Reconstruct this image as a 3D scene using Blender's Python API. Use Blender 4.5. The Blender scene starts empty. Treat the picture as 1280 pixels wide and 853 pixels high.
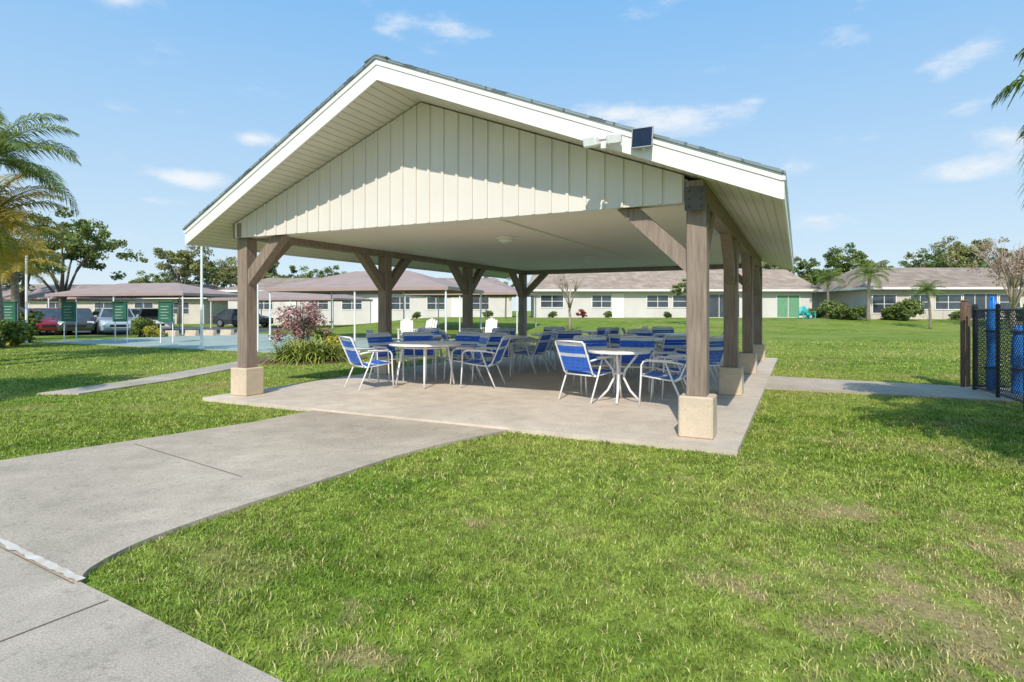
import bpy, math, random
import numpy as np
from mathutils import Vector, Matrix
random.seed(7)
RNG=np.random.default_rng(11)
scene=bpy.context.scene
COL=scene.collection
F=730.0; HZ=388.0; CH=1.353
TH=math.radians(26.12)
def wx(u,z): return (u-640)/F*z
def wh(y,z): return CH+(HZ-y)*z/F
UX=Vector((math.cos(TH),-math.sin(TH))); VX=Vector((math.sin(TH),math.cos(TH)))
P0=Vector((-4.08,9.0))
def L2W(a,b): 
    p=P0+UX*a+VX*b
    return (p.x,p.y)
def sstep(a,b,t):
    t=np.clip((t-a)/(b-a),0,1); return t*t*(3-2*t)
def gh(x,y):
    return float(0.72*sstep(34,49,y)*sstep(-16,-6,x))

# ------------------------------------------------------------ materials
def newmat(name):
    m=bpy.data.materials.new(name); m.use_nodes=True
    nt=m.node_tree; b=nt.nodes['Principled BSDF']
    return m,nt,b
def N(nt,t,**k):
    n=nt.nodes.new(t)
    for a,v in k.items(): setattr(n,a,v)
    return n
def mat(name,c,rough=0.6,var=0.12,scale=6.0,bump=0.0,bscale=40,metal=0.0,c2=None,spec=0.5,detail=4,stretch=None):
    m,nt,b=newmat(name)
    tc=N(nt,'ShaderNodeTexCoord'); no=N(nt,'ShaderNodeTexNoise')
    co=tc.outputs['Object']
    if stretch:
        mp=N(nt,'ShaderNodeMapping'); mp.inputs['Scale'].default_value=stretch; nt.links.new(co,mp.inputs[0]); co=mp.outputs[0]
    no.inputs['Scale'].default_value=scale; no.inputs['Detail'].default_value=detail
    nt.links.new(co,no.inputs['Vector'])
    mx=N(nt,'ShaderNodeMix',data_type='RGBA')
    if c2 is None:
        a=[max(0,v*(1-var)) for v in c]; d=[min(1,v*(1+var)) for v in c]
    else: a,d=c,c2
    mr=N(nt,'ShaderNodeMapRange'); mr.inputs[1].default_value=0.3; mr.inputs[2].default_value=0.7
    nt.links.new(no.outputs['Fac'],mr.inputs[0]); nt.links.new(mr.outputs[0],mx.inputs[0])
    mx.inputs[6].default_value=(*a,1); mx.inputs[7].default_value=(*d,1)
    nt.links.new(mx.outputs[2],b.inputs['Base Color'])
    b.inputs['Roughness'].default_value=rough; b.inputs['Metallic'].default_value=metal
    b.inputs['Specular IOR Level'].default_value=spec
    if bump>0:
        n2=N(nt,'ShaderNodeTexNoise'); n2.inputs['Scale'].default_value=bscale; n2.inputs['Detail'].default_value=3
        nt.links.new(co,n2.inputs['Vector'])
        bp=N(nt,'ShaderNodeBump'); bp.inputs['Strength'].default_value=bump; bp.inputs['Distance'].default_value=0.01
        nt.links.new(n2.outputs['Fac'],bp.inputs['Height']); nt.links.new(bp.outputs[0],b.inputs['Normal'])
    return m
def concrete(name,c,stain=0.75,spk=1.0):
    m,nt,b=newmat(name)
    tc=N(nt,'ShaderNodeTexCoord')
    def noise(s,d=5):
        n=N(nt,'ShaderNodeTexNoise'); n.inputs['Scale'].default_value=s; n.inputs['Detail'].default_value=d
        nt.links.new(tc.outputs['Object'],n.inputs['Vector']); return n
    def mul(prev,n,lo,hi,a,d=1.0):
        mr=N(nt,'ShaderNodeMapRange'); mr.inputs[1].default_value=lo; mr.inputs[2].default_value=hi
        mr.inputs[3].default_value=a; mr.inputs[4].default_value=d
        nt.links.new(n.outputs['Fac'],mr.inputs[0])
        mx=N(nt,'ShaderNodeVectorMath',operation='SCALE')
        nt.links.new(prev,mx.inputs[0]); nt.links.new(mr.outputs[0],mx.inputs['Scale'])
        return mx.outputs[0]
    rgb=N(nt,'ShaderNodeRGB'); rgb.outputs[0].default_value=(*c,1)
    o=mul(rgb.outputs[0],noise(0.7,5),0.35,0.65,stain,1.04)
    o=mul(o,noise(4,4),0.35,0.7,1.05,0.87)
    o=mul(o,noise(120,1),0.3,0.7,1-.24*spk,1+.18*spk)
    o=mul(o,noise(22,5),0.57,0.78,1.0,1-.32*spk)
    nt.links.new(o,b.inputs['Base Color']); b.inputs['Roughness'].default_value=0.85
    n2=noise(150,2); bp=N(nt,'ShaderNodeBump'); bp.inputs['Strength'].default_value=0.3*spk; bp.inputs['Distance'].default_value=0.004
    nt.links.new(n2.outputs['Fac'],bp.inputs['Height']); nt.links.new(bp.outputs[0],b.inputs['Normal'])
    return m
DRY=[(2.0,2.55,.75,.82),(1.15,2.9,.38,.5),(2.9,3.2,.6,.7),(2.25,3.95,.30,.9),(-.15,3.7,.3,.4),(1.35,4.7,.3,.45),(1.6,2.0,.55,.65),(-.6,2.3,.35,.45),(3.4,6.1,.5,.4)]
def grass_mat(name,blade):
    m,nt,b=newmat(name)
    tc=N(nt,'ShaderNodeTexCoord')
    def noise(s,d=2):
        n=N(nt,'ShaderNodeTexNoise'); n.inputs['Scale'].default_value=s; n.inputs['Detail'].default_value=d
        nt.links.new(tc.outputs['Object'],n.inputs['Vector']); return n
    def ramp(src,lo,hi,a=0,d=1):
        mr=N(nt,'ShaderNodeMapRange'); mr.inputs[1].default_value=lo; mr.inputs[2].default_value=hi; mr.inputs[3].default_value=a; mr.inputs[4].default_value=d
        nt.links.new(src,mr.inputs[0]); return mr.outputs[0]
    def mix(f,a,c):
        mx=N(nt,'ShaderNodeMix',data_type='RGBA')
        nt.links.new(f,mx.inputs[0])
        for s,i in ((a,6),(c,7)):
            if isinstance(s,tuple): mx.inputs[i].default_value=(*s,1)
            else: nt.links.new(s,mx.inputs[i])
        return mx.outputs[2]
    def scale(v,f):
        sc=N(nt,'ShaderNodeVectorMath',operation='SCALE'); nt.links.new(v,sc.inputs[0]); nt.links.new(f,sc.inputs['Scale']); return sc.outputs[0]
    o=mix(ramp(noise(1.6,4).outputs['Fac'],0.35,0.65),(0.160,0.262,0.027),(0.300,0.385,0.056))
    o=mix(ramp(noise(0.25,3).outputs['Fac'],0.42,0.64),o,(0.335,0.395,0.078))
    o=scale(o,ramp(noise(8,2).outputs['Fac'],.35,.65,.70,1.14))
    n7=noise(0.8,6)
    dr=ramp(n7.outputs['Fac'],0.56,0.78)
    sp=tc.outputs['Object']; acc=None
    for (px,py,pr,st) in DRY:
        ds=N(nt,'ShaderNodeVectorMath',operation='DISTANCE'); nt.links.new(sp,ds.inputs[0]); ds.inputs[1].default_value=(px,py,0)
        r_=ramp(ds.outputs['Value'],pr*1.5,0,0,st)
        if acc is None: acc=r_
        else:
            mm=N(nt,'ShaderNodeMath',operation='MAXIMUM'); nt.links.new(acc,mm.inputs[0]); nt.links.new(r_,mm.inputs[1]); acc=mm.outputs[0]
    nf=noise(5,4); ad=N(nt,'ShaderNodeMath',operation='MULTIPLY_ADD'); nt.links.new(nf.outputs['Fac'],ad.inputs[0]); ad.inputs[1].default_value=2.2; ad.inputs[2].default_value=-1.1
    a2=N(nt,'ShaderNodeMath',operation='ADD'); nt.links.new(ad.outputs[0],a2.inputs[0]); nt.links.new(acc,a2.inputs[1])
    dr2=ramp(a2.outputs[0],0.27,0.80)
    mxx=N(nt,'ShaderNodeMath',operation='MAXIMUM'); nt.links.new(dr,mxx.inputs[0]); nt.links.new(dr2,mxx.inputs[1])
    mm=N(nt,'ShaderNodeMath',operation='MULTIPLY'); nt.links.new(mxx.outputs[0],mm.inputs[0]); mm.inputs[1].default_value=0.80
    o=mix(mm.outputs[0],o,(0.44,0.32,0.165))
    if blade:
        at=N(nt,'ShaderNodeAttribute',attribute_name='rnd')
        o2=mix(ramp(at.outputs['Fac'],0.87,0.97),o,(0.48,0.42,0.19))
        o3=scale(o2,ramp(at.outputs['Fac'],0,.85,.52,1.3))
        nt.links.new(o3,b.inputs['Base Color'])
        b.inputs['Roughness'].default_value=0.55; b.inputs['Specular IOR Level'].default_value=0.2
    else:
        o3=scale(o,ramp(noise(38,4).outputs['Fac'],.3,.7,.55,1.0))
        nt.links.new(o3,b.inputs['Base Color']); b.inputs['Roughness'].default_value=0.95; b.inputs['Specular IOR Level'].default_value=0.1
    return m
def leaf_mat(name,c1,c2,trans=0.3):
    m,nt,b=newmat(name)
    at=N(nt,'ShaderNodeAttribute',attribute_name='rnd')
    mx=N(nt,'ShaderNodeMix',data_type='RGBA'); nt.links.new(at.outputs['Fac'],mx.inputs[0])
    mx.inputs[6].default_value=(*c1,1); mx.inputs[7].default_value=(*c2,1)
    nt.links.new(mx.outputs[2],b.inputs['Base Color']); b.inputs['Roughness'].default_value=0.5; b.inputs['Specular IOR Level'].default_value=0.3
    if trans>0:
        tr=N(nt,'ShaderNodeBsdfTranslucent'); nt.links.new(mx.outputs[2],tr.inputs['Color'])
        ms=N(nt,'ShaderNodeMixShader'); ms.inputs[0].default_value=trans
        out=[n for n in nt.nodes if n.type=='OUTPUT_MATERIAL'][0]
        nt.links.new(b.outputs[0],ms.inputs[1]); nt.links.new(tr.outputs[0],ms.inputs[2]); nt.links.new(ms.outputs[0],out.inputs['Surface'])
    return m
def striped(name,c,axis,period,dark=0.6,duty=0.12,rough=0.5,var=0.05):
    m,nt,b=newmat(name)
    tc=N(nt,'ShaderNodeTexCoord'); sp=N(nt,'ShaderNodeSeparateXYZ'); nt.links.new(tc.outputs['Object'],sp.inputs[0])
    md=N(nt,'ShaderNodeMath',operation='PINGPONG'); nt.links.new(sp.outputs[axis],md.inputs[0]); md.inputs[1].default_value=period/2
    mr=N(nt,'ShaderNodeMapRange'); mr.inputs[1].default_value=0; mr.inputs[2].default_value=period/2*duty*2
    nt.links.new(md.outputs[0],mr.inputs[0])
    mx=N(nt,'ShaderNodeMix',data_type='RGBA'); nt.links.new(mr.outputs[0],mx.inputs[0])
    mx.inputs[6].default_value=(*[v*dark for v in c],1); mx.inputs[7].default_value=(*c,1)
    no=N(nt,'ShaderNodeTexNoise'); no.inputs['Scale'].default_value=2.5; nt.links.new(tc.outputs['Object'],no.inputs['Vector'])
    r2=N(nt,'ShaderNodeMapRange'); r2.inputs[1].default_value=.3; r2.inputs[2].default_value=.7; r2.inputs[3].default_value=1-var; r2.inputs[4].default_value=1+var
    nt.links.new(no.outputs['Fac'],r2.inputs[0])
    sc=N(nt,'ShaderNodeVectorMath',operation='SCALE'); nt.links.new(mx.outputs[2],sc.inputs[0]); nt.links.new(r2.outputs[0],sc.inputs['Scale'])
    nt.links.new(sc.outputs[0],b.inputs['Base Color']); b.inputs['Roughness'].default_value=rough
    bp=N(nt,'ShaderNodeBump'); bp.inputs['Distance'].default_value=0.01; bp.inputs['Strength'].default_value=0.6
    nt.links.new(mr.outputs[0],bp.inputs['Height']); nt.links.new(bp.outputs[0],b.inputs['Normal'])
    return m
def shingles(name,c1,c2,sx=3.0,sy=7.0):
    m,nt,b=newmat(name)
    tc=N(nt,'ShaderNodeTexCoord'); mp=N(nt,'ShaderNodeMapping'); nt.links.new(tc.outputs['Object'],mp.inputs[0])
    br=N(nt,'ShaderNodeTexBrick'); nt.links.new(mp.outputs[0],br.inputs['Vector'])
    br.inputs['Scale'].default_value=1.0; br.inputs['Brick Width'].default_value=1/sx; br.inputs['Row Height'].default_value=1/sy
    br.inputs['Mortar Size'].default_value=0.012
    br.inputs['Color1'].default_value=(*c1,1); br.inputs['Color2'].default_value=(*c2,1); br.inputs['Mortar'].default_value=(*[v*.6 for v in c1],1)
    no=N(nt,'ShaderNodeTexNoise'); no.inputs['Scale'].default_value=1.2; no.inputs['Detail'].default_value=5; nt.links.new(tc.outputs['Object'],no.inputs['Vector'])
    r2=N(nt,'ShaderNodeMapRange'); r2.inputs[1].default_value=.3; r2.inputs[2].default_value=.7; r2.inputs[3].default_value=.75; r2.inputs[4].default_value=1.15
    nt.links.new(no.outputs['Fac'],r2.inputs[0])
    sc=N(nt,'ShaderNodeVectorMath',operation='SCALE'); nt.links.new(br.outputs['Color'],sc.inputs[0]); nt.links.new(r2.outputs[0],sc.inputs['Scale'])
    nt.links.new(sc.outputs[0],b.inputs['Base Color']); b.inputs['Roughness'].default_value=0.9
    return m

M={}
M['slab']=concrete('slab_concrete',(0.67,0.565,0.45),0.86,.8)
M['walk']=concrete('walk_concrete',(0.56,0.46,0.350),0.77,1)
M['walk2']=concrete('sidewalk_concrete',(0.56,0.465,0.36),0.85,1)
M['plinth']=concrete('plinth_stone',(0.68,0.545,0.395),0.9,.45)
M['joint']=mat('joint_dark',(0.22,0.18,0.135),0.9)
M['soil']=mat('joint_soil',(0.18,0.145,0.105),0.9,.3,12)
M['chalk']=mat('chalky_edge',(0.74,0.70,0.64),0.9,0.0,10,c2=(.56,.46,.35),detail=6)
M['grass']=grass_mat('lawn_ground',False); M['blade']=grass_mat('lawn_blade',True)
M['post']=mat('painted_post_brown',(0.20,0.148,0.115),0.6,0,5,0.5,22,c2=(0.34,0.255,0.200),detail=5,stretch=(7,7,.6))
M['siding']=mat('siding_offwhite',(0.715,0.665,0.60),0.55,0.04,1.5,0.06,30)
M['white']=mat('white_trim',(0.82,0.795,0.765),0.45,0.03,2)
M['soffit']=striped('vinyl_soffit',(0.74,0.68,0.62),0,0.10,0.6,0.10)
M['ceiling']=mat('ceiling_white',(0.86,0.78,0.70),0.6,0.03,0.8)
M['shingle']=shingles('blue_grey_shingle',(0.20,0.25,0.28),(0.28,0.33,0.35))
M['metal']=mat('dark_metal',(0.10,0.085,0.07),0.5,0.1,10)
M['black']=mat('black_coating',(0.012,0.012,0.013),0.45,0.1,10)
M['blue']=mat('blue_strap',(0.018,0.14,0.66),0.42,0.10,8)
M['lstrap']=mat('pale_strap',(0.62,0.69,0.80),0.45,0.06,8)
M['tube']=mat('white_tube',(0.84,0.83,0.81),0.3,0.03,8)
M['tabletop']=mat('table_top',(0.76,0.70,0.62),0.35,0.06,12)
M['glass']=mat('dark_glass',(0.05,0.065,0.08),0.06,0.3,1.5,spec=0.8)
M['solar']=mat('solar_cell',(0.012,0.018,0.035),0.15,0.2,20)
M['lampglass']=mat('lamp_lens',(0.75,0.76,0.76),0.2,0.05,8)
M['teal']=mat('teal_court',(0.36,0.42,0.35),0.8,0.08,0.7,0.1,50)
M['line']=mat('court_line',(0.62,0.64,0.60),0.7,0.1,9)
M['asphalt']=mat('asphalt',(0.11,0.11,0.11),0.9,0.25,2,0.3,80)
M['mulch']=mat('mulch',(0.19,0.105,0.065),0.95,0.4,30,0.8,60)
M['canopy']=mat('tan_canopy',(0.38,0.275,0.235),0.75,0.08,1.5)
M['bark']=mat('bark',(0.16,0.13,0.10),0.9,0.35,12,0.8,30)
M['palmbark']=mat('palm_bark',(0.24,0.20,0.16),0.9,0.35,16,0.8,30)
M['palebark']=mat('pale_bark',(0.42,0.33,0.27),0.8,0.2,10)
M['oak']=leaf_mat('oak_leaf',(0.065,0.105,0.025),(0.24,0.30,0.07),0)
M['dark']=leaf_mat('dark_leaf',(0.06,0.10,0.028),(0.20,0.26,0.07),0)
M['olive']=leaf_mat('olive_leaf',(0.13,0.14,0.045),(0.36,0.35,0.13),0)
M['bare']=leaf_mat('dry_twig_leaf',(0.26,0.17,0.12),(0.48,0.34,0.24),0)
M['palm']=leaf_mat('palm_leaf',(0.08,0.14,0.028),(0.30,0.34,0.07),.25)
M['palmy']=leaf_mat('yellow_palm_leaf',(0.26,0.22,0.03),(0.72,0.45,0.08),.25)
M['purple']=leaf_mat('muted_red_leaf',(0.20,0.11,0.08),(0.52,0.25,0.25),0)
M['redleaf']=leaf_mat('red_leaf',(0.22,0.04,0.03),(0.42,0.10,0.07),0)
M['strapleaf']=leaf_mat('strap_leaf',(0.12,0.20,0.03),(0.50,0.50,0.10),0)
M['yflower']=leaf_mat('yellow_green_leaf',(0.24,0.25,0.03),(0.62,0.52,0.07),0)
M['wallw']=mat('stucco_white',(0.66,0.62,0.58),0.8,0.06,1.0,0.2,30)
M['wallb']=mat('stucco_beige',(0.62,0.555,0.48),0.8,0.06,1.0,0.2,30)
M['rooft']=shingles('tan_roof',(0.36,0.265,0.195),(0.46,0.345,0.26),1.0,2.5)
M['roofb']=shingles('brown_roof',(0.30,0.225,0.17),(0.39,0.295,0.225),1.0,2.5)
M['doorg']=mat('door_green',(0.17,0.36,0.21),0.5,0.1,4)
M['green']=mat('green_board',(0.02,0.12,0.07),0.6,0.15,6)
M['grey']=mat('grey_panel',(0.35,0.36,0.37),0.6,0.1,4)
M['tealplastic']=mat('turquoise_plastic',(0.04,0.50,0.47),0.4,0.1,4)
M['tarp']=mat('blue_tarp',(0.01,0.13,0.45),0.4,0,5,0.6,14,c2=(0.02,0.24,0.75))
M['rubber']=mat('rubber',(0.02,0.02,0.02),0.8,0.1,10)
M['rim']=mat('alloy_rim',(0.55,0.56,0.58),0.3,0.05,10,metal=0.8)
M['wood']=mat('weathered_wood',(0.12,0.075,0.05),0.85,0,9,0.6,40,c2=(.27,.15,.095),stretch=(3,3,.5))
M['red']=mat('red_plastic',(0.45,0.03,0.02),0.4,0.1,6)
for n,c in (('navy',(0.03,0.07,0.24)),('carred',(0.26,0.012,0.03)),('charcoal',(0.05,0.055,0.06)),('silver',(0.38,0.46,0.55)),('carwhite',(0.72,0.73,0.74))):
    m=mat('paint_'+n,c,0.25,0.03,2); m.node_tree.nodes['Principled BSDF'].inputs['Coat Weight'].default_value=0.7; M[n]=m
M['lens']=mat('headlight_lens',(0.7,0.72,0.74),0.1,0.05,8)

# ------------------------------------------------------------ builder
class B:
    def __init__(s): s.v=[];s.f=[];s.m=[]
    def add(s,vs,fs,mi=0):
        o=len(s.v); s.v+= [tuple(p) for p in vs]; s.f+=[tuple(i+o for i in f) for f in fs]; s.m+=[mi]*len(fs)
    def box(s,x0,x1,y0,y1,z0,z1,mi=0,bev=0.0):
        if bev<=0:
            s.add([(x0,y0,z0),(x1,y0,z0),(x1,y1,z0),(x0,y1,z0),(x0,y0,z1),(x1,y0,z1),(x1,y1,z1),(x0,y1,z1)],
              [(0,3,2,1),(4,5,6,7),(0,1,5,4),(1,2,6,5),(2,3,7,6),(3,0,4,7)],mi)
        else:
            e=bev
            def ring(i,z):
                return [(x0+i+0,y0+e,z),(x0+e,y0+i,z),(x1-e,y0+i,z),(x1-i,y0+e,z),(x1-i,y1-e,z),(x1-e,y1-i,z),(x0+e,y1-i,z),(x0+i,y1-e,z)]
            vs=ring(e*.9,z0)+ring(0,z0+e)+ring(0,z1-e)+ring(e*.9,z1)
            fs=[tuple(range(7,-1,-1)),tuple(range(24,32))]
            for r in range(3):
                for k in range(8):
                    a=r*8+k; b2=r*8+(k+1)%8; fs.append((a,b2,b2+8,a+8))
            s.add(vs,fs,mi)
    def prism(s,poly,z0,z1,mi=0):
        n=len(poly)
        s.add([(p[0],p[1],z0) for p in poly]+[(p[0],p[1],z1) for p in poly],
              [tuple(range(n-1,-1,-1)),tuple(range(n,2*n))]+[(i,(i+1)%n,(i+1)%n+n,i+n) for i in range(n)],mi)
    def extr(s,pts,vec,mi=0):
        n=len(pts); vs=[Vector(p) for p in pts]; w=[p+Vector(vec) for p in vs]
        s.add([*vs,*w],[tuple(range(n-1,-1,-1)),tuple(range(n,2*n))]+[(i,(i+1)%n,(i+1)%n+n,i+n) for i in range(n)],mi)
    def tube(s,pts,r,n=8,mi=0):
        pts=[Vector(p) for p in pts]; rs=r if isinstance(r,(list,tuple)) else [r]*len(pts)
        vs=[];prev=None
        for i,p in enumerate(pts):
            if i==0: d=pts[1]-p
            elif i==len(pts)-1: d=p-pts[i-1]
            else: d=(pts[i+1]-p).normalized()+(p-pts[i-1]).normalized()
            d=d.normalized() if d.length>1e-9 else Vector((0,0,1))
            if prev is None:
                a=Vector((0,0,1)) if abs(d.z)<.9 else Vector((1,0,0)); u=d.cross(a).normalized()
            else:
                u=prev-d*prev.dot(d); u=u.normalized()
            prev=u; w=d.cross(u)
            for k in range(n):
                t=2*math.pi*k/n; vs.append(p+(u*math.cos(t)+w*math.sin(t))*rs[i])
        fs=[tuple(range(n-1,-1,-1)),tuple(range((len(pts)-1)*n,len(pts)*n))]
        for i in range(len(pts)-1):
            for k in range(n):
                a=i*n+k;b2=i*n+(k+1)%n; fs.append((a,b2,b2+n,a+n))
        s.add(vs,fs,mi)
    def lathe(s,prof,n=24,mi=0,c=(0,0,0),axis='z'):
        vs=[]
        for r,z in prof:
            for k in range(n):
                t=2*math.pi*k/n
                if axis=='z': vs.append((c[0]+r*math.cos(t),c[1]+r*math.sin(t),c[2]+z))
                else: vs.append((c[0]+r*math.cos(t),c[1]+z,c[2]-r*math.sin(t)))
        fs=[tuple(range(n-1,-1,-1)),tuple(range((len(prof)-1)*n,len(prof)*n))]
        for i in range(len(prof)-1):
            for k in range(n):
                a=i*n+k;b2=i*n+(k+1)%n; fs.append((a,b2,b2+n,a+n))
        s.add(vs,fs,mi)
    def mesh(s,name,mats,smooth=False):
        me=bpy.data.meshes.new(name); me.from_pydata(s.v,[],s.f); 
        for m in (mats if isinstance(mats,(list,tuple)) else [mats]): me.materials.append(m)
        me.polygons.foreach_set('material_index',s.m)
        if smooth: me.polygons.foreach_set('use_smooth',[True]*len(s.f))
        me.update(); return me
    def obj(s,name,mats,parent=None,loc=(0,0,0),rot=0,smooth=False):
        o=bpy.data.objects.new(name,s.mesh(name,mats,smooth)); COL.objects.link(o)
        o.location=loc; o.rotation_euler=(0,0,rot)
        if parent: o.parent=parent
        return o
def empty(name,loc=(0,0,0),rot=0):
    o=bpy.data.objects.new(name,None); COL.objects.link(o); o.location=loc; o.rotation_euler=(0,0,rot); o.empty_display_size=.3; return o
def tag(o,label=None,cat=None,group=None,kind=None):
    if label:o['label']=label
    if cat:o['category']=cat
    if group:o['group']=group
    if kind:o['kind']=kind
    return o
def npmesh(name,verts,facelens,loops,mats,attr=None,smooth=False):
    me=bpy.data.meshes.new(name)
    me.vertices.add(len(verts)); me.vertices.foreach_set('co',verts.astype(np.float32).ravel())
    me.loops.add(len(loops)); me.loops.foreach_set('vertex_index',loops.astype(np.int32))
    st=np.concatenate([[0],np.cumsum(facelens)[:-1]]).astype(np.int32)
    me.polygons.add(len(facelens)); me.polygons.foreach_set('loop_start',st)
    for m in mats: me.materials.append(m)
    me.update(calc_edges=True)
    if attr is not None:
        a=me.attributes.new('rnd','FLOAT','POINT'); a.data.foreach_set('value',attr.astype(np.float32))
    me.validate(); return me

# ------------------------------------------------------------ ground
ys=list(np.arange(-20,32,6.0))+list(np.arange(32,52,1.0))+[55,60,70,90,130,200,300,450]
xs=[-400,-250,-150,-90,-60,-45,-35,-28,-22]+list(np.arange(-18,-4,1.0))+[-3,3,10,18,26,35,45,60,90,150,250,400]
vs=[(x,y,gh(x,y)) for y in ys for x in xs]; nx=len(xs)
b=B(); b.add(vs,[(j*nx+i,j*nx+i+1,(j+1)*nx+i+1,(j+1)*nx+i) for j in range(len(ys)-1) for i in range(nx-1)])
tag(b.obj('ground',M['grass'],smooth=True),'green lawn with faint dry patches around the pavilion','lawn',kind='structure')

slab=[L2W(-.35,-.5),L2W(7.12,-.5),L2W(7.12,11.1),L2W(-.35,11.1)]
b=B(); b.prism([(-.35,-.5),(7.12,-.5),(7.12,11.1),(-.35,11.1)],-.1,.055)
tag(b.obj('concrete_slab',M['slab'],loc=(P0.x,P0.y,0),rot=-TH),'pale concrete floor slab under the pavilion','floor slab',kind='structure')
def smooth_curve(P,n=5):
    out=[]
    for i in range(len(P)-1):
        p0=Vector(P[max(0,i-1)]);p1=Vector(P[i]);p2=Vector(P[i+1]);p3=Vector(P[min(len(P)-1,i+2)])
        for k in range(n):
            t=k/n; q=.5*((2*p1)+(p2-p0)*t+(2*p0-5*p1+4*p2-p3)*t*t+(-p0+3*p1-3*p2+p3)*t**3); out.append((q.x,q.y))
    out.append(tuple(P[-1])); return out
def g(u,y): z=F*CH/(y-HZ); return (wx(u,z),z)
redge=smooth_curve([g(100,733),g(114,716),g(165,688),g(225,664),g(300,638),g(380,612),g(440,592),g(505,571),g(560,557),L2W(4.75,-.46)])
walk=[L2W(1.86,-.46),(-3.05,6.94),(-4.51,5.15),(-5.0,4.57)]+redge
b=B(); b.prism(list(reversed(walk)),-.1,.03)
tag(b.obj('walkway',M['walk']),'weathered concrete walkway leading to the pavilion','walkway',kind='structure')
d=Vector((.8596,-.511)); nn=Vector((-.511,-.8596)); E=Vector((-2.95,3.36))
def sw(a,c): p=E+d*a+nn*c; return (p.x,p.y)
side=[sw(-9,.005),sw(-9,1.7),sw(7,1.7),sw(7,.005)]
b=B(); b.prism(side,-.1,.026)
tag(b.obj('sidewalk',M['walk2']),'concrete sidewalk with cut joints','sidewalk',kind='structure')
def strip(name,p,q,w,z,m):
    p=Vector(p);q=Vector(q); t=(q-p).normalized(); n=Vector((-t.y,t.x))*w/2
    b=B(); b.add([(*(p-n),z),(*(q-n),z),(*(q+n),z),(*(p+n),z)],[(0,1,2,3)])
    return tag(b.obj(name,m),kind='structure')
strip('walkway_joint',g(168,559),g(302,601),.009,.034,M['joint'])
for a in (-4.2,-2.7,1.30,2.8,4.3):
    strip('sidewalk_joint',sw(a,.03),sw(a,1.7),.008,.030,M['joint'])
b=B(); rr=random.Random(3); up=[];dn=[]
for i in range(61):
    t_=i/60; a=-1.4+2.38*t_; up.append(sw(a,-.004-rr.uniform(0,.012)-.008*t_)); dn.append(sw(a,.022+rr.uniform(-.008,.010)))
b.add([(x,y,.0345) for x,y in up+dn],[(i,61+i,62+i,i+1) for i in range(60)])
tag(b.obj('sidewalk_edge',M['chalk']),kind='structure')
strip('sidewalk_joint',sw(-8,.036),sw(.98,.036),.006,.0305,M['soil'])
rpath=[L2W(7.12,4.6),L2W(10,4.62),L2W(13.2,4.75),L2W(16,5.0),L2W(16,6.5),L2W(13,6.3),L2W(10,6.35),L2W(7.12,6.6)]
b=B(); b.prism(rpath,-.1,.028); tag(b.obj('path',M['walk']),'concrete path running to the black gate','path',kind='structure')
lpath=[(-7.6,9.35),(-6.9,9.3),(-6.5,11),(-6.35,13.5),(-6.4,17.0),(-7.1,17.3),(-7.15,13.5),(-7.25,11)]
b=B(); b.prism(lpath,-.1,.026); tag(b.obj('path',M['walk']),'narrow concrete path across the lawn','path',kind='structure')
CN=Vector((-6.6,18.0))
def ct(a,v): p=CN+UX*a+VX*v; return (p.x,p.y)
court=[ct(-15,0),ct(0,0),ct(0,10),ct(-15,10)]
b=B(); b.prism(court,-.1,.02); tag(b.obj('court',M['teal']),'pale grey-green shuffleboard court surface','court',kind='structure')
for a in np.arange(-14.5,0,2.4):
    strip('court_line',ct(a,.4),ct(a,9.6),.05,.025,M['line']); 
for v in (.4,9.6): strip('court_line',ct(-14.6,v),ct(-.2,v),.05,.029,M['line'])
b=B(); b.box(-80,-15.5,31.5,47,-.1,.012); tag(b.obj('parking_lot',M['asphalt']),'dark asphalt parking lot','parking lot',kind='structure')
bed=[(-5.6+1.5*math.cos(t)*(1+.1*math.sin(3*t)),15.9+1.5*math.sin(t)) for t in np.linspace(0,2*math.pi,24,endpoint=False)]
b=B(); b.prism(bed,-.1,.035); tag(b.obj('mulch_bed',M['mulch']),'brown mulch bed beside the pavilion','mulch bed',kind='structure')

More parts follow.
